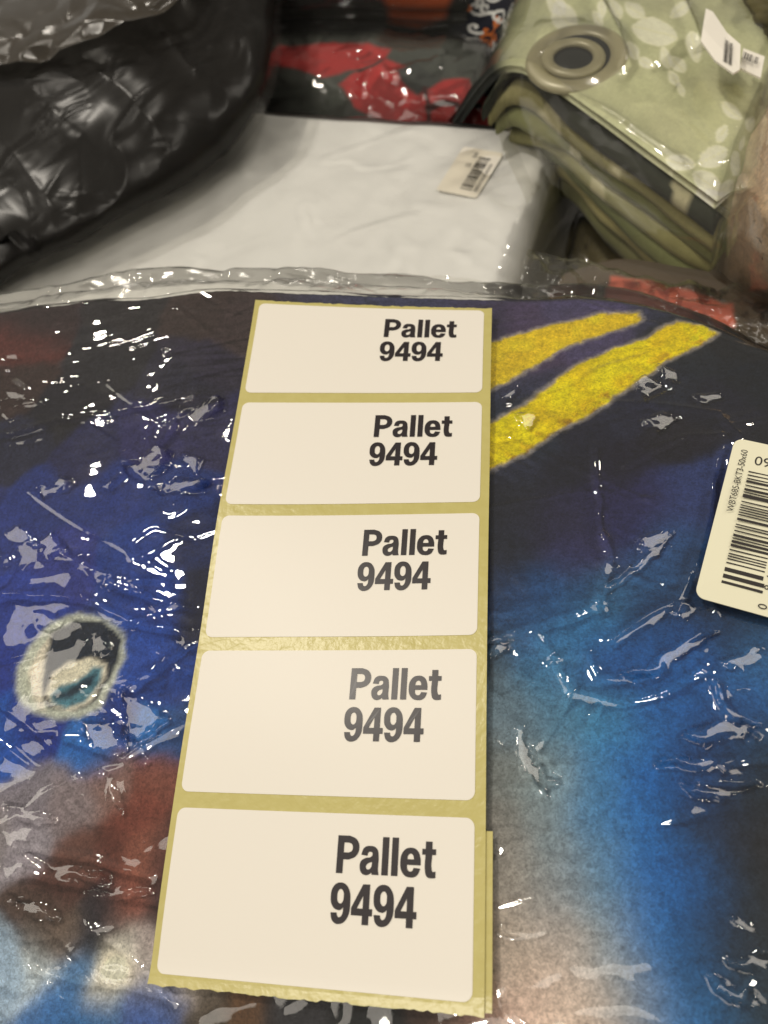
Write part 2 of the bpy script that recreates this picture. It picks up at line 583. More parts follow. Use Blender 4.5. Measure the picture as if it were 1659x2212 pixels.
def film_z(x, y):
    b = blanket_z(x, y)
    # beyond the far rim the loose film stands out before it falls
    q = blanket_q(x, y)
    e = np.clip((q - .915) / .085, 0, 1)
    b0 = S(x, y) - .003 - .008 * e ** 2.2 - .03 * smooth(1.02, 1.16, q)
    b = np.maximum(b, b0 - .004 + .003 * fbm(x * 60, y * 30, 201, 3))
    wx = x + .004 * fbm(x * 60, y * 60, 71, 3)
    wy = y + .004 * fbm(x * 60, y * 60, 73, 3)
    u, v = x, y
    left_top = smooth(.0, -.04, x) * smooth(.02, .06, y)
    calm = smooth(.045, .06, x) * smooth(.02, -.03, y)          # smoother film low on the right
    busy = smooth(-.08, .30, fbm(x * 22, y * 30, 89, 2)) * (1 - .75 * calm)     # crumpled in places, smooth between
    ca, sa = math.cos(.22), math.sin(.22)
    rx, ry = wx * ca + wy * sa, wy * ca - wx * sa
    h = .0009 * facet(wx * 42, wy * 58 + wx * 14, 75) * (.35 + .65 * busy)
    h += .0004 * facet(wx * 80 - wy * 30, wy * 150, 77) * (.12 + .6 * busy)
    h += .00070 * (.6 - np.abs(vnoise(rx * 26, ry * 110, 93))) * (.35 + .65 * busy)
    h += .00020 * (.6 - np.abs(vnoise(rx * 40, ry * 260, 95))) * np.maximum(left_top, .3 * busy)
    h += .0010 * fbm(x * 30, y * 46, 83, 2)
    h += creases(x, y, 7, 60, .25, 301, .0008, .00036, .5) * (1 - .4 * calm)
    h += creases(x, y, 10, 90, -.55, 311, .0007, .00030, .3)
    h += creases(x, y, 12, 150, .10, 321, .0005, .00016, .5) * np.maximum(left_top, .7 * busy)
    h += creases(x, y, 14, 260, .18, 331, .0004, .00008, .6, .014) * left_top
    h += creases(x, y, 10, 40, 1.0, 341, .0008, .00032, .1) * (x > .03)
    for p, wd, a in CREASES:
        h = h + ridge(x, y, wx * .4 + x * .6, wy * .4 + y * .6, p, wd, a)
    far = smooth(.96, 1.03, blanket_q(x, y))
    h += far * (.004 * fbm(wx * 24, wy * 40, 85, 2) + .0012 * facet(wx * 50, wy * 30, 87))
    z = b + .0011 + np.maximum(h, -.0009)
    # flat film panels shaped for glare, each tilted to mirror a fill light
    for n_, pl in enumerate(GLARE_PANELS):
        P = np.array(W2(pl, -.001))
        c = P.mean(0)
        i0, i1 = np.searchsorted(y[:, 0], [P[:, 1].min() - .004, P[:, 1].max() + .004])
        j0, j1 = np.searchsorted(x[0], [P[:, 0].min() - .004, P[:, 0].max() + .004])
        xx, yy = x[i0:i1, j0:j1], y[i0:i1, j0:j1]
        if xx.size == 0:
            continue
        zc = z[np.argmin(np.abs(y[:, 0] - c[1])), np.argmin(np.abs(x[0] - c[0]))]
        p3 = np.array([c[0], c[1], zc])
        best = None
        for lamp in ((2.0, .6, 2.3), (-.3, -1.4, 2.3), (-2.9, .3, 2.3)):
            hv = unit(unit(CAM - p3) + unit(np.array(lamp) - p3))
            if best is None or hv[2] > best[2]:
                best = hv
        gx_, gy_ = -best[0] / best[2], -best[1] / best[2]
        pz = zc + .0004 + gx_ * (xx - c[0]) + gy_ * (yy - c[1]) + .00018 * facet(xx * 210, yy * 260, 500 + n_) + .0007 * fbm(xx * 90, yy * 130, 520 + n_, 2)
        jx, jy = xx + .0014 * fbm(xx * 260, yy * 260, 540 + n_, 3), yy + .0014 * fbm(xx * 260, yy * 260, 560 + n_, 3)
        m = 1 - smooth(-.0006, .0011, polydist(jx, jy, P))
        zz = z[i0:i1, j0:j1]
        z[i0:i1, j0:j1] = zz * (1 - m) + np.maximum(pz, b[i0:i1, j0:j1] + .0003) * m
    return z


GLARE_PANELS = [
    [(390, 914), (440, 889), (487, 874), (485, 894), (430, 919), (395, 939)],
    [(270, 1014), (310, 1009), (350, 979), (370, 989), (360, 1019), (320, 1044), (280, 1034)],
    [(400, 989), (440, 994), (430, 1024), (405, 1009)], [(330, 1059), (380, 1044), (455, 1044), (440, 1060), (360, 1069)],
    [(90, 1060), (145, 1044), (160, 1052), (120, 1069), (95, 1080)], [(15, 1149), (55, 1141), (70, 1164), (45, 1179), (20, 1170)],
    [(80, 1179), (115, 1159), (150, 1189), (110, 1200)], [(65, 1317), (90, 1318), (125, 1337), (100, 1352), (72, 1340)],
    [(255, 1487), (310, 1522), (350, 1552), (280, 1602), (260, 1562)], [(160, 1552), (200, 1548), (240, 1562), (255, 1607), (210, 1617), (165, 1587)],
    [(190, 1377), (220, 1367), (235, 1397), (210, 1410)], [(-20, 1727), (45, 1747), (90, 1762), (40, 1770), (-20, 1750)],
    [(10, 1832), (90, 1858), (200, 1894), (175, 1902), (75, 1870)], [(150, 1917), (230, 1912), (300, 1922), (240, 1930)],
    [(-20, 1942), (40, 1952), (80, 1982), (15, 1975)], [(160, 2078), (230, 2098), (205, 2110)], [(205, 1236), (240, 1246), (232, 1262), (208, 1250)],
    [(205, 1655), (225, 1690), (240, 1745), (222, 1720)], [(300, 2075), (330, 2100), (320, 2110)],
    [(1045, 1560), (1100, 1570), (1125, 1590), (1152, 1640), (1208, 1700), (1180, 1712), (1138, 1660), (1098, 1602), (1045, 1588)],
    [(1469, 1702), (1540, 1712), (1640, 1700), (1565, 1724), (1490, 1722)], [(1415, 1650), (1480, 1650), (1530, 1648), (1562, 1674), (1500, 1666)],
    [(1345, 1462), (1400, 1448), (1480, 1388), (1550, 1368), (1505, 1402), (1420, 1454), (1370, 1474)], [(1444, 1322), (1475, 1302), (1510, 1317), (1485, 1340)],
    [(1530, 1475), (1552, 1490), (1575, 1522), (1612, 1580), (1625, 1597), (1592, 1580), (1560, 1530)], [(1530, 2112), (1570, 2130), (1620, 2144), (1645, 2177), (1606, 2160), (1552, 2140)],
    [(1575, 1990), (1620, 1995), (1640, 2008), (1590, 2004)], [(1085, 2010), (1170, 2014), (1140, 2028)], [(1370, 799), (1400, 779), (1455, 806), (1400, 826)],
    [(1425, 754), (1465, 767), (1478, 786), (1440, 780)], [(1390, 889), (1435, 867), (1475, 879), (1430, 911)], [(1505, 829), (1555, 817), (1570, 829), (1525, 842)],
    [(1115, 879), (1155, 872), (1152, 909), (1130, 906)], [(1075, 822), (1110, 812), (1118, 828), (1086, 838)], [(1380, 1159), (1445, 1142), (1418, 1186), (1382, 1190)],
    [(1312, 1262), (1385, 1206), (1455, 1147), (1425, 1194), (1335, 1252)], [(1480, 1590), (1545, 1560), (1640, 1570), (1600, 1600), (1520, 1610)],
    [(1560, 1440), (1620, 1400), (1660, 1410), (1610, 1450)], [(1570, 2070), (1650, 2064), (1665, 2080), (1600, 2086)], [(1060, 1400), (1100, 1385), (1098, 1404), (1056, 1424)],
]
CREASES = [
    ([(1050, 1400), (1150, 1372), (1215, 1345), (1290, 1308)], .0011, .0020),
    ([(1165, 1390), (1230, 1500), (1330, 1522), (1420, 1505), (1510, 1460)], .0012, .0018),
    ([(1260, 1420), (1290, 1470), (1360, 1472), (1450, 1440), (1500, 1405)], .0012, .0018),
    ([(1320, 1390), (1400, 1345), (1460, 1300), (1500, 1210)], .0010, .0018),
    ([(1540, 1480), (1570, 1560), (1659, 1600)], .0014, .0016),
    ([(1050, 1575), (1110, 1590), (1150, 1640), (1205, 1705)], .0018, .0018),
    ([(1285, 950), (1292, 1080), (1300, 1160)], .0008, .0014),
    ([(1300, 1160), (1310, 1210), (1290, 1310)], .0012, .0020),
    ([(1310, 850), (1440, 860), (1560, 880), (1600, 930)], .0010, .0014),
    ([(1450, 1640), (1540, 1655), (1659, 1640)], .0016, .0018),
    ([(1500, 1690), (1600, 1700), (1680, 1690)], .0016, .0014),
    ([(1540, 1330), (1500, 1230), (1560, 960)], .0010, .0018),
    ([(1350, 1000), (1480, 940), (1560, 935)], .0010, .0014),
    ([(0, 960), (160, 930), (330, 900), (480, 870)], .0010, .0014),
    ([(250, 1050), (330, 1000), (440, 880)], .0014, .0018),
    ([(0, 1290), (180, 1300), (300, 1350), (430, 1380)], .0010, .0018),
    ([(60, 1180), (160, 1210), (260, 1280), (420, 1320)], .0010, .0015),
    ([(260, 1500), (350, 1430), (440, 1370)], .0012, .0014),
    ([(120, 1590), (260, 1640), (400, 1560)], .0012, .0016),
    ([(0, 1820), (150, 1850), (300, 1890)], .0010, .0016),
    ([(0, 1880), (180, 1915), (340, 1950)], .0010, .0014),
    ([(150, 2000), (250, 2070), (340, 2160)], .0010, .0014),
    ([(0, 2090), (140, 2120), (320, 2150)], .0010, .0014),
]
# ------------------------------------------------------------------ label strip
LW, LH, PIT = .0762, .03718, .04106
STRIP_LIFT = .0004


def strip_pt(x, y, up):
    x = np.asarray(x, float)
    y = np.asarray(y, float)
    bow = .0005 * (x / .04) ** 2 * (1 + np.sin(62 * y + 1.3 + 1.1 * np.sign(x))) + .0022 * smooth(-.094, -.108, y) ** 2 + .0003 * (1 + np.sin(110 * y)) * .5
    return np.stack([x, y, S(x, y) + STRIP_LIFT + bow + up], -1)


XS = np.concatenate([np.linspace(-.255, -.1385, 50), np.arange(-.138, .134, .00036), np.linspace(.1345, .232, 42)])
YS = np.concatenate([np.linspace(-.255, -.1165, 60), np.arange(-.116, .142, .00036), np.linspace(.1425, .160, 16)])
fx, fy = np.meshgrid(XS, YS)
fz = film_z(fx, fy)
under = (np.abs(fx - .001) < .047) & (fy < .112) & (fy > -.112)
fz = np.where(under, np.minimum(fz, S(fx, fy) - .0001), fz)
keepf = blanket_q(fx, fy) < 1.2 + .03 * fbm(fx * 30, fy * 30, 205, 3)
sheet('plastic_wrap', np.stack([fx, fy, fz], -1), MAT['film'], blanket, keep=keepf)

strip = thing('label_strip', (0, 0, 0), 'strip of five cream pallet labels on yellow backing paper, lying on the wrapped blanket', 'label strip')


def strip_sheet(name, x0, x1, y0, y1, up, mat, parent, th=.00012, radius=0.0, ny=60, nx=30, ragged=0.0):
    ys = np.concatenate([y0 + radius * (1 - np.cos(np.linspace(0, math.pi / 2, 9))), np.linspace(y0 + radius, y1 - radius, ny)[1:-1],
                         y1 - radius * (1 - np.sin(np.linspace(0, math.pi / 2, 9)))]) if radius else np.linspace(y0, y1, ny)
    P = np.zeros((len(ys), nx, 3))
    for r, y in enumerate(ys):
        ins = 0.0
        if radius:
            dy = max(0.0, y0 + radius - y, y - (y1 - radius))
            ins = radius - math.sqrt(max(0.0, radius * radius - dy * dy))
        xs = np.linspace(x0 + ins, x1 - ins, nx)
        yy = np.full(nx, y)
        if ragged and r in (0, len(ys) - 1):
            yy = y + ragged * fbm(xs * 700, xs * 0 + r, 301, 3)
        P[r] = strip_pt(xs, yy, up)
    return sheet(name, P, mat, parent, thick=th, flat=True)


YT, YB = 2 * PIT + LH / 2, -2 * PIT - LH / 2
strip_sheet('backing_strip', -LW / 2 - .0017, LW / 2 + .0026, YB - .0024, YT + .0014, 0, MAT['liner'], strip, ny=120, nx=80, ragged=.0005)
o = strip_sheet('backing_strip', -LW / 2 + .004, LW / 2 + .0042, YB - .0016, YB + .0345, -.0005, MAT['liner'], strip, ny=40, nx=30)
o['label'] = 'end of the yellow backing paper folded under the lowest label'

# lettering: bold grotesque outlines, cap height 1; 'c' marks a corner, 's' a smooth point
GLYPH = {
    'P': (.80, [[(0, 0, 'c'), (0, 1, 'c'), (.40, 1, 'c'), (.64, .90, 's'), (.73, .69, 's'), (.64, .48, 's'), (.40, .375, 'c'), (.2, .375, 'c'), (.2, 0, 'c')],
                [(.2, .835, 'c'), (.2, .54, 'c'), (.38, .54, 'c'), (.49, .585, 's'), (.53, .69, 's'), (.49, .79, 's'), (.38, .835, 'c')]]),
    'a': (.72, [[(.43, 0, 'c'), (.635, 0, 'c'), (.61, .12, 's'), (.605, .5, 's'), (.54, .68, 's'), (.33, .745, 's'), (.12, .69, 's'), (.04, .52, 'c'), (.225, .50, 'c'),
                 (.26, .59, 's'), (.33, .612, 's'), (.40, .59, 's'), (.42, .52, 's'), (.37, .455, 's'), (.17, .41, 's'), (.03, .32, 's'), (.005, .2, 's'), (.06, .045, 's'),
                 (.2, -.018, 's'), (.33, .01, 's'), (.415, .075, 'c')],
                [(.415, .345, 'c'), (.41, .22, 's'), (.36, .14, 's'), (.27, .11, 's'), (.205, .145, 's'), (.2, .23, 's'), (.26, .29, 's')]]),
    'l': (.325, [[(.03, 0, 'c'), (.225, 0, 'c'), (.225, 1, 'c'), (.03, 1, 'c')]]),
    'e': (.72, [[(.655, .31, 'c'), (.64, .49, 's'), (.54, .68, 's'), (.33, .745, 's'), (.10, .66, 's'), (.0, .36, 's'), (.10, .07, 's'), (.33, -.018, 's'), (.55, .04, 's'), (.645, .2, 'c'),
                 (.45, .215, 'c'), (.41, .14, 's'), (.33, .112, 's'), (.235, .16, 's'), (.2, .31, 'c')],
                [(.205, .435, 'c'), (.455, .435, 'c'), (.42, .56, 's'), (.33, .61, 's'), (.24, .56, 's')]]),
    't': (.47, [[(.11, .93, 'c'), (.11, .73, 'c'), (0, .73, 'c'), (0, .60, 'c'), (.11, .60, 'c'), (.11, .16, 's'), (.17, .02, 's'), (.32, -.014, 's'), (.43, .0, 'c'), (.43, .14, 'c'), (.345, .135, 's'),
                 (.305, .19, 's'), (.305, .60, 'c'), (.43, .60, 'c'), (.43, .73, 'c'), (.305, .73, 'c'), (.305, .93, 'c')]]),
    '9': (.715, [[(.012, .255, 'c'), (.222, .255, 'c'), (.25, .17, 's'), (.31, .142, 's'), (.395, .20, 's'), (.435, .40, 'c'), (.36, .34, 's'), (.27, .32, 's'), (.07, .41, 's'), (-.012, .66, 's'),
                  (.07, .93, 's'), (.31, 1.025, 's'), (.55, .91, 's'), (.652, .52, 's'), (.56, .11, 's'), (.30, -.028, 's'), (.09, .05, 's')],
                 [(.315, .858, 's'), (.228, .80, 's'), (.205, .67, 's'), (.232, .54, 's'), (.315, .488, 's'), (.398, .54, 's'), (.422, .67, 's'), (.398, .80, 's')]]),
    '4': (.715, [[(.352, -.01, 'c'), (.566, -.01, 'c'), (.566, .215, 'c'), (.675, .215, 'c'), (.675, .392, 'c'), (.566, .392, 'c'), (.566, 1.01, 'c'), (.335, 1.01, 'c'), (-.02, .405, 'c'), (-.02, .215, 'c'), (.352, .215, 'c')],
                 [(.358, .392, 'c'), (.358, .72, 'c'), (.165, .392, 'c')]]),
}
GLYPH_CACHE = {}


def word_mesh(text, own=True):
    """flat 2-D triangles of a word, as arrays"""
    if text in GLYPH_CACHE:
        return GLYPH_CACHE[text]
    if own:
        cu = bpy.data.curves.new('word', 'CURVE')
        cu.dimensions = '2D'
        cu.fill_mode = 'BOTH'
        cu.resolution_u = 6
        cu.offset = .012 if '9' not in text else 0
        x = 0
        for ch in text:
            adv, cons = GLYPH[ch]
            for con in cons:
                sp = cu.splines.new('BEZIER')
                sp.bezier_points.add(len(con) - 1)
                for bp, (gx_, gy_, k) in zip(sp.bezier_points, con):
                    bp.co = (x + gx_, gy_, 0)
                    bp.handle_left_type = bp.handle_right_type = 'VECTOR' if k == 'c' else 'AUTO'
                sp.use_cyclic_u = True
            x += adv
    else:
        cu = bpy.data.curves.new('word', 'FONT')
        cu.body = text
        cu.resolution_u = 4
    ob = bpy.data.objects.new('word', cu)
    COL.objects.link(ob)
    bpy.context.view_layer.update()
    dg = bpy.context.evaluated_depsgraph_get()
    me = ob.evaluated_get(dg).to_mesh()
    V = np.array([v.co[:] for v in me.vertices])
    F = [tuple(p.vertices) for p in me.polygons]
    ob.evaluated_get(dg).to_mesh_clear()
    bpy.data.objects.remove(ob)
    bpy.data.curves.remove(cu)
    GLYPH_CACHE[text] = (V, F)
    return V, F


WHICH = ['topmost label of the strip, bent slightly away', 'second label from the top', 'middle label of the strip', 'fourth label from the top', 'lowest and nearest label of the strip']
for i in range(5):
    yc = (2 - i) * PIT
    lab = strip_sheet('label', -LW / 2, LW / 2, yc - LH / 2, yc + LH / 2, .00016, MAT['paper'], strip, radius=.0021, ny=24, nx=40)
    lab['label'] = WHICH[i]
    for text, tx, ty, wd, ht in (('Pallet', .0053, .0054, .0240, .0081), ('9494', .0045, -.0052, .0207, .0083)):
        V, F = word_mesh(text)
        sx = wd / (V[:, 0].max() - V[:, 0].min())
        P = strip_pt(tx + V[:, 0] * sx, yc + ty + V[:, 1] * ht, .00030)
        mesh_obj('lettering', P, F, MAT['ink'], lab, flat=True)


# ------------------------------------------------------------------ stickers with barcodes
def bars_mesh(n, seed, wide, tall, extra=None):
    r = random.Random(seed)
    V, F, x = [], [], 0.0
    mods = []
    for k in range(n):
        mods.append((r.choice([1, 1, 1, 2, 2, 3]), r.choice([1, 1, 2, 2, 3])))
    tot = sum(a + b for a, b in mods)
    for k, (a, b) in enumerate(mods):
        x0, x1 = x / tot * wide, (x + a) / tot * wide
        lo = -.06 * tall if k in (0, 1, n // 2, n - 2, n - 1) else 0
        q = len(V)
        V += [(x0, lo), (x1, lo), (x1, tall), (x0, tall)]
        F.append((q, q + 1, q + 2, q + 3))
        x += a + b
    return np.array(V), F


def plane_map(o, ex, ey, up=0.0, bend=None):
    n = np.cross(ex, ey)
    n = n / np.linalg.norm(n)

    def f(xy, lift=0.0):
        xy = np.asarray(xy, float)
        P = o + xy[:, :1] * ex + xy[:, 1:2] * ey + n * (up + lift)
        if bend is not None:
            P = P + n * bend(xy)[:, None]
        return P
    return f


def rounded(wid, hei, r, n=6):
    pts = []
    for cx, cy, a0 in ((wid - r, r, -90), (wid - r, hei - r, 0), (r, hei - r, 90), (r, r, 180)):
        for k in range(n + 1):
            a = math.radians(a0 + 90 * k / n)
            pts.append((cx + r * math.cos(a), cy + r * math.sin(a)))
    return np.array(pts)


def card(name, fmap, outline, mat, parent, th=.00025, rings=5):
    """flat card with rounded outline, a fan of rings so that it can bend, and edges"""
    n = len(outline)
    c = outline.mean(0)
    V, F = [], []
    for r in range(rings + 1):
        t = r / rings
        V.append(fmap(c + (outline - c) * (t if r else 1e-4)))
    V.append(fmap(outline, -th))
    V = np.concatenate(V)
    for r in range(rings + 1):
        for k in range(n):
            a, b = r * n + k, r * n + (k + 1) % n
            F.append((a, b, b + n, a + n))
    return mesh_obj(name, V, F, mat, parent, flat=True)


# sticker on the main blanket: its printed lines run up the picture
so = px(1500, 1288, .0025)
se = px(1588, 945, .0035)
ex = unit(se - so)                               # reading direction
ey = unit(np.cross(np.array([0, 0, 1.0]), ex))    # up of the writing, towards the left
SL = np.linalg.norm(se - so)
smap = plane_map(so, ex, ey, 0, lambda xy: .0012 * np.sin(xy[:, 0] / SL * 3.1) - .5 * (xy[:, 1] + .02) ** 2)
SWID = .046
out = rounded(SL, SWID, .0025)
out[:, 1] -= SWID
stk = card('barcode_sticker', smap, out, MAT['sticker'], blanket)
stk['label'] = 'pale sticker with black barcode, cut by the right edge of the picture'
V, F = bars_mesh(30, 5, SL * .71, .0092)
mesh_obj('barcode', smap(V + np.array([SL * .11, -.0145]), .00008), F, MAT['thin_ink'], stk, flat=True)


def line(text, x, y, size, fmap, parent, mat, width=None, lift=.00008):
    V, F = word_mesh(text, False)
    V = V[:, :2] - V[:, :2].min(0)
    s = size / V[:, 1].max()
    sx = width / V[:, 0].max() if width else s
    return mesh_obj('lettering', fmap(np.stack([V[:, 0] * sx + x, V[:, 1] * s + y], 1), lift), F, mat, parent, flat=True)


line('WBT685-BKT3-50x60', SL * .52, -.0040, .0017, smap, stk, MAT['thin_ink'], SL * .41)
line('0', SL * .03, -.0168, .0021, smap, stk, MAT['thin_ink'])
for k, ch in enumerate('84028'):
    line(ch, SL * (.135 + .053 * k), -.0172, .0021, smap, stk, MAT['thin_ink'])
line('09X', .0062, SL * .845, .0030, lambda xy, l=0: smap(np.stack([xy[:, 1], -xy[:, 0]], 1), l), stk, MAT['thin_ink'])

# ------------------------------------------------------------------ white packet behind
wz = -.08
wc = px(1152, 292, wz)
wr = unit(px(1010, 665, wz) - wc)                 # along the right rim, towards the viewer
wl = unit(px(530, 250, wz) - wc)                  # along the back rim, to the left
white = thing('wrapped_sheet_set', wc + wr * .1 + wl * .1 + np.array([0, 0, -.07]), 'white square-cornered packet of folded sheets in clear film, lying behind the blanket', 'sheet set')


def soft_profile(L, r, T, n_top, n_arc, n_side):
    """(position, drop) pairs running up one side, over the top and down the other"""
    out_ = []
    for k in range(n_side):
        out_.append((0, T - (T - r) * k / n_side))
    for k in range(n_arc):
        a = math.pi / 2 * k / n_arc
        out_.append((r * (1 - math.cos(a)), r * (1 - math.sin(a))))
    for k in range(n_top + 1):
        out_.append((r + (L - 2 * r) * k / n_top, 0))
    for k in range(1, n_arc + 1):
        a = math.pi / 2 * k / n_arc
        out_.append((L - r * (1 - math.sin(a)), r * (1 - math.cos(a))))
    for k in range(1, n_side + 1):
        out_.append((L, r + (T - r) * k / n_side))
    return np.array(out_)


def soft_box(o, e1, e2, L1, L2, r, T, nt=60, bulge=None, seed=0):
    p1 = soft_profile(L1, r, T, nt, 7, 8)
    p2 = soft_profile(L2, r, T, nt, 7, 8)
    X, Y = np.meshgrid(p1[:, 0], p2[:, 0], indexing='ij')
    D = np.maximum(p1[:, 1][:, None], p2[:, 1][None, :])
    P = o + X[..., None] * e1 + Y[..., None] * e2
    P[..., 2] -= D
    if bulge:
        P = P + bulge(X, Y, D)[..., None] * np.array([0, 0, 1.0])
    return P, X, Y, D


def wb(X, Y, D):
    return (.0022 * fbm(X * 18, Y * 18, 111, 3) - .005 * smooth(.05, .0, np.minimum(X, Y)) * 0 + .002 * np.sin(X * 30)) * np.exp(-D * 60)


Pw, X, Y, D = soft_box(wc - wl * .014 - wr * .007, wr, wl, .30, .41, .008, .085, 80, wb)
Pw = Pw - wl * (.38 * D * (Y < .008))[..., None]
# the right side splays out towards the foot, shaped to catch light
sheet('folded_sheets', Pw, MAT['white_cloth'], white)
Pf, X, Y, D = soft_box(wc - wl * .0155 - wr * .0085 + np.array([0, 0, .0016]), wr, wl, .303, .413, .009, .08, 240, wb)
Pf = Pf - wl * (.38 * D * (Y < .009))[..., None]
wx, wy = X + .006 * fbm(X * 50, Y * 50, 113, 3), Y + .006 * fbm(X * 50, Y * 50, 115, 3)
amp = (.35 + 1.2 * smooth(.16, .0, Y)) * np.exp(-D * 30)
Pf[..., 2] += amp * (.0010 * facet(wx * 40, wy * 55, 117) + .0004 * facet(wx * 110, wy * 80, 119) + .0008 * fbm(X * 40, Y * 40, 118, 2)) + .0006
Pf[..., 2] += (creases(Y, X, 12, 34, .5, 351, .0013, .0006, .45, .03) + creases(Y, X, 20, 60, -.7, 355, .0010, .0004, .35, .03)) * (D < 1e-6) * smooth(.28, .1, Y)
sheet('plastic_wrap', Pf, MAT['film_white'], white)
c0, c1, c2 = px(1090, 330, wz + .0024), px(1002, 318, wz + .0024), px(942, 412, wz + .0024)
exs, eys = unit(c2 - c1), None
eys = unit(np.cross(np.array([0, 0, 1.0]), exs))
ln, wd_ = np.linalg.norm(c2 - c1), np.linalg.norm(c0 - c1)
# text reads from the near end to the far end
o2 = c2 + np.array([0, 0, .0006])
exs = unit(c1 - c2)
eys = unit(np.cross(np.array([0, 0, 1.0]), exs))
wmap = plane_map(o2, exs, eys)
out = rounded(ln, wd_, .0015)
out[:, 1] -= wd_
ws = card('barcode_sticker', wmap, out, MAT['white_sticker'], white)
ws['label'] = 'small white barcode sticker near the far corner of the packet'
V, F = bars_mesh(26, 9, ln * .72, wd_ * .27)
mesh_obj('barcode', wmap(V + np.array([ln * .12, -wd_ * .78]), .0001), F, MAT['thin_ink'], ws, flat=True)
line('04', ln * .80, -wd_ * .46, wd_ * .12, wmap, ws, MAT['ink'], None, .0001)
line('22', ln * .58, -wd_ * .42, wd_ * .10, wmap, ws, MAT['thin_ink'], None, .0001)
line('0000000', ln * .12, -wd_ * .92, wd_ * .08, wmap, ws, MAT['thin_ink'], ln * .6, .0001)

# ------------------------------------------------------------------ black bag, upper left
black = thing('black_bagged_bundle', px(200, 450, -.08), 'bulky black bundle in crumpled clear plastic, leaning over the white packet on the left', 'bag')
BC = [
    [(-220, 830, -.079), (-10, 660, -.079), (85, 585, -.079), (255, 498, -.079), (405, 412, -.079), (505, 322, -.079), (532, 285, -.085)],
    [(-220, 720, -.060), (-20, 590, -.058), (100, 525, -.056), (280, 440, -.054), (430, 350, -.054), (525, 270, -.056), (556, 240, -.08)],
    [(-220, 520, -.045), (-20, 430, -.042), (150, 350, -.038), (310, 280, -.034), (450, 220, -.036), (555, 180, -.042), (584, 160, -.07)],
    [(-220, 330, -.036), (-20, 250, -.030), (150, 190, -.024), (310, 140, -.022), (470, 90, -.026), (570, 70, -.036), (602, 60, -.065)],
    [(-220, 130, -.034), (-20, 70, -.024), (150, 20, -.014), (310, -20, -.014), (480, -50, -.020), (590, -60, -.036), (615, -70, -.065)],
    [(-220, -130, -.04), (-20, -160, -.026), (150, -180, -.02), (310, -200, -.02), (480, -220, -.026), (600, -220, -.04), (630, -220, -.065)],
]
def bag_lump(u, v):
    d = (u + 1.2 * v) / 1.56          # along the slope of the bundle
    a = (u * 1.2 - v) / 1.56
    return .006 * fbm(u / 260, v / 220, 121, 2) + .0017 * (.5 - np.abs(vnoise(a / 90 + .5 * vnoise(d / 120, a / 120, 7), d / 330, 123)))


Pb = patch(BC, 130, 150)
Nb = normals(Pb)
ub, vb = frame_uv(Pb)
sheet('black_fabric', Pb - Nb * .004 + Nb * bag_lump(ub, vb)[..., None] * .8, MAT['black_cloth'], black, thick=.012)
Pb2 = patch(BC, 340, 380)
Nb2 = normals(Pb2)
ub, vb = frame_uv(Pb2)
wu, wv = ub + 50 * fbm(ub / 160, vb / 160, 127, 2), vb + 50 * fbm(ub / 160, vb / 160, 129, 2)
sparse = smooth(.0, .4, vnoise(ub / 150, vb / 150, 137))
cr = .0010 * facet(wu / 190 + wv / 300, wv / 150 - wu / 330, 131) + .0016 * sparse * (.6 - np.abs(vnoise(wu / 80 + wv / 130, wv / 200 - wu / 240, 133)))
cr = cr + creases(ub, vb, 1 / 170, 1 / 60, -.6, 361, 11, .0008, .3, 120) + creases(ub, vb, 1 / 200, 1 / 90, .5, 371, 8, .0004, .1, 90)
sheet('plastic_bag', Pb2 + Nb2 * (.0015 + bag_lump(ub, vb) + np.maximum(cr, -.0012))[..., None], MAT['film_dark'], black)
# bright upper folds of the bag, added as a separate flap, its hem running from the left edge up to the right
FB = [[(-240, 190, -.030), (-40, 152, -.020), (120, 118, -.012), (250, 68, -.008), (372, 8, -.008), (440, -50, -.012)],
      [(-240, 120, -.024), (-40, 90, -.014), (110, 60, -.006), (240, 14, -.003), (355, -30, -.004), (430, -90, -.010)],
      [(-240, 30, -.022), (-40, 10, -.012), (100, -20, -.006), (220, -50, -.004), (340, -90, -.006), (420, -140, -.012)],
      [(-240, -120, -.026), (-40, -140, -.018), (90, -160, -.012), (210, -180, -.012), (330, -200, -.014), (410, -220, -.02)]]
Pt = patch(FB, 130, 200)
Nt = normals(Pt)
ut, vt = frame_uv(Pt)
wu, wv = ut + 30 * fbm(ut / 110, vt / 110, 138, 2), vt + 30 * fbm(ut / 110, vt / 110, 139, 2)
kt = .0040 * facet(wu / 110 + wv / 200, wv / 80 - wu / 300, 140) + .0018 * facet(wu / 50, wv / 60, 142) + .002 * fbm(ut / 120, vt / 60, 144, 2)
sheet('bag_flap', Pt + Nt * kt[..., None], film('bag_flap_sheen_film', .2, .12, 2.0, hazecol=(.26, .20, .125)), black)  # tan haze colour imitates the warm lamp reflected in the plastic

# ------------------------------------------------------------------ packet with red flowers
poppy = thing('flower_print_packet', px(760, 200, -.12), 'dark textile with large red flowers in clear film, behind the white packet', 'textile')
PC = [
    [(380, 380, -.13), (520, 360, -.13), (720, 350, -.13), (900, 350, -.13), (1060, 360, -.13)],
    [(400, 262, -.10), (540, 252, -.098), (720, 262, -.096), (900, 268, -.096), (1060, 270, -.098)],
    [(420, 180, -.086), (560, 170, -.082), (740, 170, -.08), (920, 175, -.08), (1080, 190, -.084)],
    [(440, 110, -.086), (580, 96, -.082), (760, 86, -.078), (940, 100, -.08), (1100, 126, -.086)],
    [(460, 60, -.11), (590, 64, -.11), (770, 58, -.11), (950, 70, -.11), (1120, 90, -.11)],
]
Pp = patch(PC, 170, 240)
u, v = frame_uv(Pp)
u_, v_ = u + 10 * fbm(u / 60, v / 60, 141, 3), v + 10 * fbm(u / 60, v / 60, 143, 3)
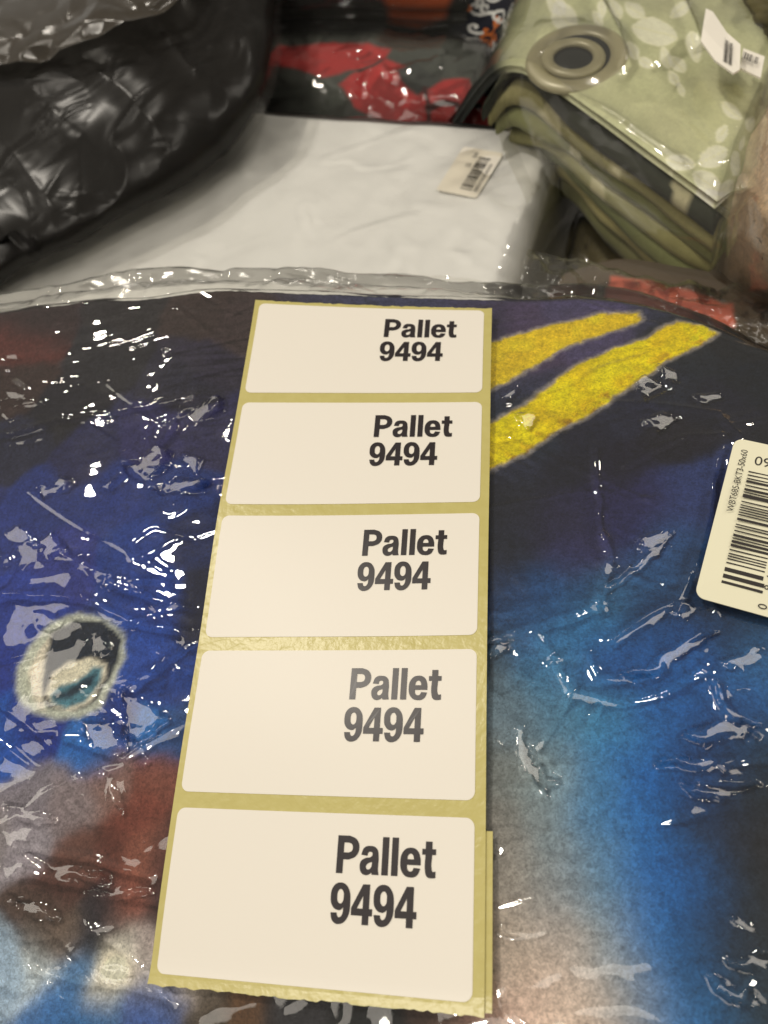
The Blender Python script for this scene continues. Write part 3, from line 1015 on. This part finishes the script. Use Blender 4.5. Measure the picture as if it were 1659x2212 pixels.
base = lin((58, 62, 58)) * (1 + .2 * fbm(u / 50, v / 50, 145, 3))[..., None]
C = base.copy()


def blob(C, poly, c, soft=5):
    m = 1 - smooth(-soft, soft, polydist(u_, v_, poly))
    return C * (1 - m[..., None]) + lin(c) * m[..., None]


C = blob(C, [(560, 130), (600, 100), (680, 92), (790, 92), (850, 110), (830, 140), (770, 150), (700, 168), (640, 150), (590, 145)], (146, 38, 38))
C = blob(C, [(735, 180), (780, 150), (840, 130), (880, 145), (905, 180), (960, 170), (1040, 170), (1060, 280), (980, 330), (880, 320), (830, 260), (770, 225)], (150, 40, 40))
C = blob(C, [(860, 150), (900, 140), (960, 170), (930, 195), (900, 205), (870, 180)], (48, 52, 50))
C = blob(C, [(915, 225), (960, 215), (1040, 222), (1040, 232), (960, 230), (918, 238)], (60, 30, 30), 3)
C = blob(C, [(915, 190), (925, 188), (930, 260), (915, 320), (905, 320), (920, 255)], (60, 30, 30), 3)
C = blob(C, [(770, 152), (800, 140), (830, 128), (834, 134), (800, 148), (775, 160)], (50, 40, 38), 3)
sheet('folded_textile', Pp, MAT['woven'], poppy, np.clip(C * ALB, 0, .9), thick=.02)
Np = normals(Pp)
wu, wv = u + 30 * fbm(u / 90, v / 90, 147, 3), v + 30 * fbm(u / 90, v / 90, 149, 3)
k = .0022 * facet(wu / 90, wv / 40, 151) + .001 * facet(wu / 40, wv / 26, 153) + .003 * np.exp(-polydist(u, v, [(500, 245), (620, 240), (760, 250), (900, 262)], False) / 14)
sheet('plastic_wrap', Pp + Np * (.002 + np.maximum(k, -.0012))[..., None], MAT['film_far'], poppy)

# ------------------------------------------------------------------ dark folded stack at the back
stack = thing('dark_folded_stack', px(780, 40, -.11), 'stack of black folded cloths with an orange patch, at the back', 'textile')


def fold(name, front, back_dir, depth, thick, mat, parent, n=70, colf=None, na=11):
    """one folded layer: rounded front edge swept along a polyline, running back"""
    L_ = catmull(np.array(front), n)
    prof = [(depth, thick / 2)]
    for k in range(na):
        a = math.pi / 2 + math.pi * k / (na - 1)
        prof.append((thick / 2 * (1 + math.cos(a)), thick / 2 * math.sin(a)))
    prof.append((depth, -thick / 2))
    P = np.zeros((len(prof), n, 3))
    for r, (d_, h_) in enumerate(prof):
        P[r] = L_ + np.array(back_dir) * d_ + np.array([0, 0, h_])
    P[..., 2] += .0012 * fbm(P[..., 0] * 60, P[..., 1] * 60 + P[..., 2] * 90, len(parent.children) * 7 + 3, 2)
    col = colf(P) if colf else None
    return sheet(name, P, mat, parent, col)


def dark_col(P):
    u, v = frame_uv(P)
    c = np.zeros(u.shape + (3,)) + lin((22, 21, 22))
    m = (1 - smooth(-8, 8, polydist(u + 8 * fbm(u / 30, v / 30, 3, 2), v, [(820, -60), (940, -60), (975, -10), (960, 40), (900, 62), (840, 50)])))
    return c * (1 - m[..., None]) + lin((150, 66, 28)) * m[..., None]


bd = unit(px(800, -100, -.09) - px(780, 60, -.09))
for k, (vv, zz) in enumerate([(112, -.115), (84, -.104), (58, -.094), (32, -.084), (4, -.074), (-28, -.064)]):
    fr_ = [px(uu, vv + 6 * math.sin(uu / 90 + k), zz) for uu in (440, 560, 680, 800, 920, 1010)]
    fold('fabric_layer', fr_, bd, .08, .0125, MAT['woven'], stack, colf=dark_col)
Ps = patch([[(540, 105, -.094), (700, 96, -.092), (860, 98, -.092), (1010, 100, -.094)], [(550, 40, -.076), (700, 34, -.074), (860, 36, -.074), (1010, 30, -.076)],
            [(560, -40, -.05), (700, -44, -.05), (860, -44, -.05), (1020, -50, -.05)]], 90, 140)
u, v = frame_uv(Ps)
Ns = normals(Ps)
sheet('plastic_wrap', Ps + Ns * (.003 + .0014 * facet(u / 160 + v / 60, v / 30, 161) + .0006 * facet(u / 40, v / 20, 163))[..., None], MAT['film_far'], stack)

# ------------------------------------------------------------------ scroll-patterned cloth
scroll = thing('scroll_print_cloth', px(1050, 60, -.10), 'navy cloth with white and orange scroll ornament, between dark stack and green curtain', 'textile')
Pq = patch([[(940, 190, -.125), (1010, 190, -.125), (1080, 190, -.125), (1180, 190, -.125)], [(960, 100, -.10), (1020, 96, -.095), (1090, 98, -.095), (1190, 100, -.10)],
            [(980, 30, -.09), (1040, 26, -.083), (1110, 24, -.083), (1200, 20, -.09)], [(1000, -60, -.09), (1060, -70, -.085), (1130, -70, -.085), (1220, -80, -.09)]], 160, 160)
u, v = frame_uv(Pq)
u2, v2 = u + 3 * fbm(u / 14, v / 14, 171, 2), v + 3 * fbm(u / 14, v / 14, 173, 2)
C = np.zeros(u.shape + (3,)) + lin((24, 26, 36))
rr = random.Random(3)
for k in range(30):
    cx, cy, a0, s = rr.uniform(980, 1170), rr.uniform(-40, 140), rr.uniform(0, 6.28), rr.choice([-1, 1])
    R0 = rr.uniform(9, 17)
    pl = [(cx + R0 * math.exp(-t * .35) * math.cos(a0 + s * t), cy + .8 * R0 * math.exp(-t * .35) * math.sin(a0 + s * t)) for t in np.linspace(-1.6, 4.6, 22)]
    d = polydist(u2, v2, pl, False)
    m = 1 - smooth(2.2, 4.2, d)
    c = lin((190, 190, 186)) if rr.random() < .62 else lin((170, 92, 44))
    C = C * (1 - m[..., None]) + c * m[..., None]
sheet('folded_cloth', Pq, MAT['woven'], scroll, C, thick=.02)

# ------------------------------------------------------------------ green leaf-print curtain with eyelets
green = thing('folded_curtain', px(1400, 420, -.09), 'pale green leaf-print curtain with brown eyelet, folded in clear plastic', 'curtain')
GC = [
    [(960, 300, -.095), (1000, 235, -.075), (1060, 160, -.048), (1112, 142, -.036), (1180, 172, -.032), (1285, 242, -.030), (1405, 330, -.032), (1562, 446, -.036), (1700, 560, -.045)],
    [(985, 245, -.095), (1025, 180, -.075), (1085, 105, -.046), (1138, 84, -.034), (1215, 108, -.030), (1330, 170, -.028), (1460, 250, -.030), (1620, 360, -.034), (1760, 460, -.045)],
    [(1020, 170, -.095), (1060, 105, -.075), (1115, 42, -.046), (1168, 20, -.034), (1255, 40, -.030), (1380, 92, -.028), (1520, 164, -.030), (1690, 262, -.034), (1830, 350, -.045)],
    [(1060, 90, -.095), (1095, 30, -.075), (1145, -36, -.046), (1200, -50, -.036), (1300, -40, -.034), (1440, 6, -.032), (1590, 70, -.034), (1770, 150, -.038), (1910, 230, -.045)],
    [(1090, 10, -.1), (1130, -50, -.08), (1180, -120, -.054), (1240, -130, -.046), (1350, -120, -.044), (1500, -80, -.042), (1670, -20, -.044), (1860, 50, -.048), (2000, 130, -.05)],
]
Pg = patch(GC, 200, 330)
u, v = frame_uv(Pg)
u_, v_ = u + 5 * fbm(u / 40, v / 40, 181, 3), v + 5 * fbm(u / 40, v / 40, 183, 3)
C = lin((172, 172, 142)) * (1 + .2 * fbm(u / 70, v / 70, 185, 4))[..., None]
t = (.5 + .5 * fbm(u / 120, v / 90, 187, 3))[..., None]
C = C * (.72 + .28 * t) + lin((120, 138, 96)) * (.28 - .28 * t)
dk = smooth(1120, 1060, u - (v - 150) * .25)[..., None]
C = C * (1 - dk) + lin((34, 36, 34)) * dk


def leaf(cx, cy, a, L_, w_, c=(222, 219, 194), k=.75):
    global C
    a = math.radians(a)
    x_ = (u_ - cx) * math.cos(a) + (v_ - cy) * math.sin(a)
    y_ = -(u_ - cx) * math.sin(a) + (v_ - cy) * math.cos(a)
    s_ = np.clip(1 - (x_ / L_) ** 2, 0, 1)
    m = (1 - smooth(-2, 2, np.abs(y_) - w_ * s_ ** .8)) * (np.abs(x_) < L_) * k
    m = m * (1 - .35 * (1 - smooth(.5, 2, np.abs(y_))))
    C = C * (1 - m[..., None]) + lin(c) * m[..., None]


for lf in [(1415, 70, 15, 52, 30), (1370, 22, 40, 30, 16), (1330, 20, 60, 26, 12), (1365, 110, 70, 22, 14), (1395, 135, 30, 22, 12), (1440, 125, 75, 26, 13), (1465, 140, 50, 24, 14),
           (1455, 170, 60, 22, 10), (1470, 195, 70, 18, 8), (1500, 100, 80, 36, 18), (1540, 340, -30, 34, 24), (1530, 395, 35, 40, 22), (1470, 350, 10, 36, 18), (1560, 290, -60, 24, 12),
           (1545, 420, 20, 24, 12), (1290, 40, 60, 20, 10), (1300, 20, 90, 22, 10), (1220, 40, 60, 40, 26), (1200, 10, 50, 30, 18), (1470, 20, -40, 28, 14), (1580, 240, 40, 30, 14)]:
    leaf(*lf)
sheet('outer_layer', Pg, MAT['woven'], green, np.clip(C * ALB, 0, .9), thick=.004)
Ng = normals(Pg)

GL = [
    ([(1040, 250), (1095, 166), (1140, 170), (1230, 268), (1330, 345), (1430, 420), (1556, 515)], -.043, (44, 46, 40)),
    ([(1055, 262), (1095, 222), (1150, 232), (1210, 284), (1280, 345), (1380, 412), (1550, 548)], -.051, (108, 104, 72)),
    ([(1070, 284), (1110, 266), (1180, 304), (1230, 326), (1310, 392), (1405, 458), (1542, 568)], -.059, (96, 98, 66)),
    ([(1100, 304), (1165, 312), (1220, 352), (1280, 408), (1360, 472), (1455, 545), (1540, 590)], -.067, (112, 110, 74)),
    ([(1140, 350), (1196, 346), (1240, 388), (1305, 454), (1380, 528), (1470, 598), (1532, 616)], -.075, (92, 96, 64)),
    ([(1160, 388), (1196, 370), (1245, 406), (1295, 470), (1360, 526), (1430, 594), (1502, 634)], -.083, (128, 122, 84)),
    ([(1165, 430), (1196, 408), (1245, 440), (1295, 505), (1350, 556), (1420, 620), (1490, 660)], -.092, (84, 84, 58)),
]
gdir = unit(px(1330, 170, -.03) - px(1285, 242, -.03))


def layer_col(c, seed):
    def f(P):
        u, v = frame_uv(P)
        q = lin(c) * (1 + .15 * fbm(u / 60, v / 30, seed, 3))[..., None]
        m = smooth(.72, .78, vnoise(u / 46, v / 140, seed + 5)) * .6
        return np.clip((q * (1 - m[..., None]) + lin((170, 164, 134)) * m[..., None]) * 1.6, 0, .9)
    return f


for k, (pl, z_, c) in enumerate(GL):
    zl = [z_ - .012, z_ - .003, z_, z_, z_, z_, z_ - .002]
    fold('fabric_layer', [px(a, b, zz) for (a, b), zz in zip(pl, zl)], gdir, .05, .0085, MAT['woven'], green, colf=layer_col(c, 400 + 11 * k))
# eyelet rings
ec = px(1245, 128, -.029)
e1 = unit(px(1340, 160, -.029) - px(1150, 100, -.029))
nrm = np.array([.0, -.12, .99])
nrm = unit(nrm - e1 * (nrm @ e1))
e2 = np.cross(nrm, e1)


def ring(name, centre, R0, r0, ratio, mat, parent, flatten=.55):
    nu_, nv_ = 64, 14
    V = []
    for i in range(nu_):
        a = 2 * math.pi * i / nu_
        rad = e1 * math.cos(a) + e2 * math.sin(a) * ratio
        for j in range(nv_):
            b_ = 2 * math.pi * j / nv_
            V.append(centre + rad * (R0 + r0 * math.cos(b_)) + nrm * r0 * flatten * math.sin(b_))
    F = [(i * nv_ + j, ((i + 1) % nu_) * nv_ + j, ((i + 1) % nu_) * nv_ + (j + 1) % nv_, i * nv_ + (j + 1) % nv_) for i in range(nu_) for j in range(nv_)]
    return mesh_obj(name, V, F, mat, parent)


RR = np.linalg.norm(px(1338, 158, -.029) - px(1152, 98, -.029)) / 2
ring('eyelet_ring', ec, RR * .82, RR * .19, .92, MAT['metal'], green)
ring('eyelet_ring', ec + nrm * .0022 - e2 * RR * .10, RR * .52, RR * .13, .8, MAT['metal'], green)
ha = np.linspace(0, 2 * math.pi, 41)[:-1]
mesh_obj('eyelet_hole', [ec + nrm * .0012 + (e1 * math.cos(a) + e2 * math.sin(a) * .92) * RR * .74 for a in ha], [tuple(range(40))], plain('dark_hole_disc', (30, 34, 32), .7, .3), green, flat=True)  # flat dark disc closes the ring
# film over the curtain
wu, wv = u + 24 * fbm(u / 90, v / 90, 191, 3), v + 24 * fbm(u / 90, v / 90, 193, 3)
k = .0016 * facet(wu / 150 + wv / 300, wv / 90, 195) + .0006 * facet(wu / 60, wv / 50, 197)
for pl, h_ in (([(1280, -20), (1320, 60), (1350, 140)], .003), ([(1450, -30), (1480, 40), (1500, 90)], .003), ([(1120, 150), (1210, 190), (1330, 260), (1480, 370)], .002)):
    k = k + h_ * np.exp(-polydist(u, v, pl, False) / 9)
k = k + .0045 * np.exp(-((u - 1245) / 110) ** 4 - ((v - 128) / 66) ** 4)
sheet('plastic_wrap', Pg + Ng * (.0018 + np.maximum(k, -.001))[..., None], MAT['film_far'], green)
# film hanging over the layered front
fr_u = [(1062, 185), (1085, 152), (1125, 140), (1200, 200), (1300, 265), (1420, 350), (1575, 455)]
fr_m = [(1075, 290), (1095, 240), (1140, 240), (1210, 310), (1310, 400), (1420, 480), (1575, 570)]
fr_d = [(1135, 440), (1155, 415), (1190, 395), (1250, 440), (1330, 540), (1440, 640), (1570, 680)]
Ph = patch([[(a, b, -.028) for a, b in fr_u], [(a, b, -.044) for a, b in fr_m], [(a, b, -.075) for a, b in fr_d]], 110, 200)
u, v = frame_uv(Ph)
Nh = normals(Ph)
sheet('plastic_wrap', Ph + Nh * (.001 + .0010 * facet(u / 90 - v / 90, u / 200 + v / 130, 203) + .0006 * fbm(u / 60, v / 60, 207, 2))[..., None], MAT['film_front'], green)


# tags at the far right of the curtain
def tagcard(poly, z0, seed, label, nb, bx):
    """poly: tag outline in frame positions; bx: four frame positions of its barcode"""
    P = np.array([px(a, b, z0 + .0004 * i) for i, (a, b) in enumerate(poly)])
    n = len(P)
    V = np.concatenate([P, P - np.array([0, 0, .0008])])
    F = [tuple(range(n)), tuple(range(2 * n - 1, n - 1, -1))] + [(i, (i + 1) % n, (i + 1) % n + n, i + n) for i in range(n)]
    o = mesh_obj('hang_tag', V, F, MAT['white_sticker'], green, flat=True)
    o['label'] = label
    B, Fb = bars_mesh(nb, seed, 1, 1)
    q = [px(a, b, z0 + .0024) for a, b in bx]
    Vb = [q[0] * (1 - s) * (1 - t_) + q[1] * s * (1 - t_) + q[2] * s * t_ + q[3] * (1 - s) * t_ for s, t_ in B]
    mesh_obj('barcode', Vb, Fb, MAT['thin_ink'], o, flat=True)


tagcard([(1606, 104), (1652, 122), (1643, 168), (1598, 146)], -.020, 21, 'small white barcode tag, half hidden by the larger one', 9, [(1607, 112), (1642, 126), (1638, 140), (1603, 126)])
tagcard([(1525, 18), (1540, 25), (1570, 70), (1600, 96), (1598, 150), (1584, 158), (1545, 130), (1514, 88), (1518, 60)], -.014, 22, 'white hang tag with a grey barcode on the green curtain', 14,
        [(1566, 84), (1584, 96), (1582, 142), (1562, 132)])

# ------------------------------------------------------------------ dark olive cloth behind, top right
olive = thing('dark_olive_cloth', px(1640, 60, -.09), 'dark olive folded cloth behind the tags, top right corner', 'textile')
Po = patch([[(1470, 130, -.08), (1560, 150, -.06), (1660, 190, -.052), (1800, 240, -.05)], [(1490, 40, -.07), (1580, 60, -.045), (1680, 90, -.035), (1820, 130, -.032)],
            [(1500, -40, -.06), (1600, -20, -.038), (1700, 0, -.026), (1840, 30, -.024)], [(1500, -160, -.06), (1610, -150, -.04), (1720, -130, -.03), (1860, -110, -.03)]], 120, 120)
u, v = frame_uv(Po)
C = lin((84, 78, 50)) * (1 + .6 * fbm(u / 60, v / 30, 211, 3))[..., None]
Po = Po + normals(Po) * (.004 * fbm(u / 90, v / 40, 213, 3))[..., None]
sheet('folded_cloth', Po, MAT['woven'], olive, np.clip(C, .004, .9), thick=.02)

# ------------------------------------------------------------------ olive bundle in the gap under the curtain
gap = thing('olive_bundle', px(1280, 540, -.14), 'dull olive wrapped bundle in the shade below the folded curtain', 'textile')
Pq = patch([[(1080, 760, -.15), (1200, 760, -.14), (1350, 760, -.14), (1500, 780, -.15)], [(1100, 600, -.14), (1200, 600, -.125), (1340, 620, -.12), (1500, 650, -.13)],
            [(1110, 480, -.14), (1210, 470, -.12), (1340, 500, -.118), (1500, 560, -.13)], [(1120, 360, -.15), (1220, 350, -.14), (1350, 380, -.14), (1500, 420, -.15)]], 120, 140)
u, v = frame_uv(Pq)
C = lin((92, 84, 56)) * (1 + .5 * fbm(u / 60, v / 80, 221, 3))[..., None]
Nq = normals(Pq)
Pq = Pq + Nq * (.006 * fbm(u / 70, v / 120, 223, 3))[..., None]
sheet('folded_cloth', Pq, MAT['woven'], gap, np.clip(C, .004, .9), thick=.03)
sheet('plastic_wrap', Pq + Nq * (.003 + .002 * facet(u / 60, v / 90, 225))[..., None], MAT['film_far'], gap)

# ------------------------------------------------------------------ beige fluffy cushion, right edge
pill = thing('beige_fluffy_cushion', px(1680, 420, -.08), 'beige fluffy cushion in clear plastic at the right edge, beside the green curtain', 'cushion')
LC = [
    [(1560, 640, -.085), (1600, 660, -.072), (1680, 680, -.062), (1800, 700, -.062)],
    [(1556, 560, -.072), (1590, 566, -.044), (1680, 600, -.022), (1800, 620, -.018)],
    [(1558, 470, -.062), (1588, 460, -.030), (1680, 480, -.004), (1820, 500, .0)],
    [(1592, 380, -.062), (1615, 360, -.028), (1690, 360, -.004), (1840, 380, .0)],
    [(1622, 270, -.064), (1640, 250, -.036), (1700, 230, -.018), (1850, 240, -.014)],
    [(1650, 160, -.07), (1665, 140, -.05), (1710, 120, -.04), (1860, 120, -.04)],
]
Pl = patch(LC, 240, 190)
u, v = frame_uv(Pl)
Nl = normals(Pl)
fz_ = .0035 * fbm(u / 80, v / 80, 231, 2) + .0006 * fbm(u / 9, v / 16, 233, 3)
C = lin((238, 208, 172)) * (1 + .2 * fbm(u / 40, v / 40, 235, 4))[..., None]
t = smooth(470, 560, v - (u - 1560) * .9)[..., None]
sheet('fluffy_cover', Pl + Nl * fz_[..., None], printed('fluffy_pile', fuzz=500, amount=.3, bump=.6, dist=.002, sheen=.5), pill, np.clip(C, .01, .9), thick=.02)
wu, wv = u + 20 * fbm(u / 60, v / 60, 237, 3), v + 20 * fbm(u / 60, v / 60, 239, 3)
sheet('plastic_wrap', Pl + Nl * (.006 + .0013 * facet(wu / 90, wv / 120, 241) + .0006 * fbm(u / 60, v / 60, 243, 2))[..., None], MAT['film_far'], pill)

# ------------------------------------------------------------------ coral packet just behind the blanket
coral = thing('coral_packet', px(1450, 680, -.10), 'coral red textile in crinkled clear plastic, behind the yellow bands of the blanket', 'textile')
CC = [
    [(1150, 800, -0.060), (1300, 800, -0.060), (1480, 800, -0.060), (1640, 830, -0.060), (1800, 860, -0.060)],
    [(1160, 720, -0.055), (1300, 700, -0.045), (1480, 700, -0.041), (1640, 730, -0.041), (1800, 760, -0.045)],
    [(1180, 660, -0.055), (1310, 636, -0.045), (1460, 640, -0.041), (1620, 668, -0.041), (1800, 700, -0.045)],
    [(1200, 620, -0.065), (1320, 592, -0.057), (1440, 596, -0.055), (1600, 620, -0.053), (1800, 650, -0.055)],
    [(1220, 590, -0.085), (1330, 560, -0.080), (1440, 570, -0.075), (1600, 590, -0.075), (1800, 620, -0.075)],
]
Pc = patch(CC, 140, 220)
u, v = frame_uv(Pc)
u_, v_ = u + 8 * fbm(u / 50, v / 50, 251, 3), v + 8 * fbm(u / 50, v / 50, 253, 3)
C = np.zeros(u.shape + (3,)) + lin((88, 76, 60))
for pl, c in (([(1320, 600), (1400, 606), (1480, 625), (1580, 660), (1590, 700), (1540, 730), (1400, 690), (1310, 650)], (205, 104, 80)), ([(1180, 640), (1290, 630), (1300, 690), (1200, 700)], (110, 66, 44))):
    m = (1 - smooth(-6, 6, polydist(u_, v_, pl)))[..., None]
    C = C * (1 - m) + lin(c) * m
Nc = normals(Pc)
sheet('folded_textile', Pc, MAT['woven'], coral, np.clip(C * 1.1, .004, .9), thick=.02)
CF = [
    [(1120, 790, -0.045), (1300, 790, -0.050), (1480, 790, -0.050), (1640, 820, -0.050), (1800, 850, -0.050)],
    [(1120, 690, -0.025), (1290, 680, -0.033), (1470, 686, -0.033), (1640, 715, -0.033), (1800, 750, -0.035)],
    [(1128, 610, -0.023), (1260, 610, -0.033), (1430, 628, -0.035), (1600, 640, -0.035), (1800, 670, -0.035)],
    [(1130, 546, -0.025), (1180, 550, -0.035), (1300, 575, -0.043), (1440, 606, -0.047), (1800, 620, -0.045)],
]
Pc2 = patch(CF, 150, 260)
u, v = frame_uv(Pc2)
wu, wv = u + 24 * fbm(u / 60, v / 60, 257, 3), v + 24 * fbm(u / 60, v / 60, 259, 3)
Nc2 = normals(Pc2)
sheet('plastic_wrap', Pc2 + Nc2 * (.0020 * facet(wu / 70, wv / 46, 261) + .0010 * facet(wu / 34, wv / 24, 263) + creases(u, v, 1 / 60, 1 / 26, .3, 267, 4, .0009, .5, 60) + .0012 * fbm(u / 60, v / 30, 265, 2))[..., None], MAT['film_far'], coral)
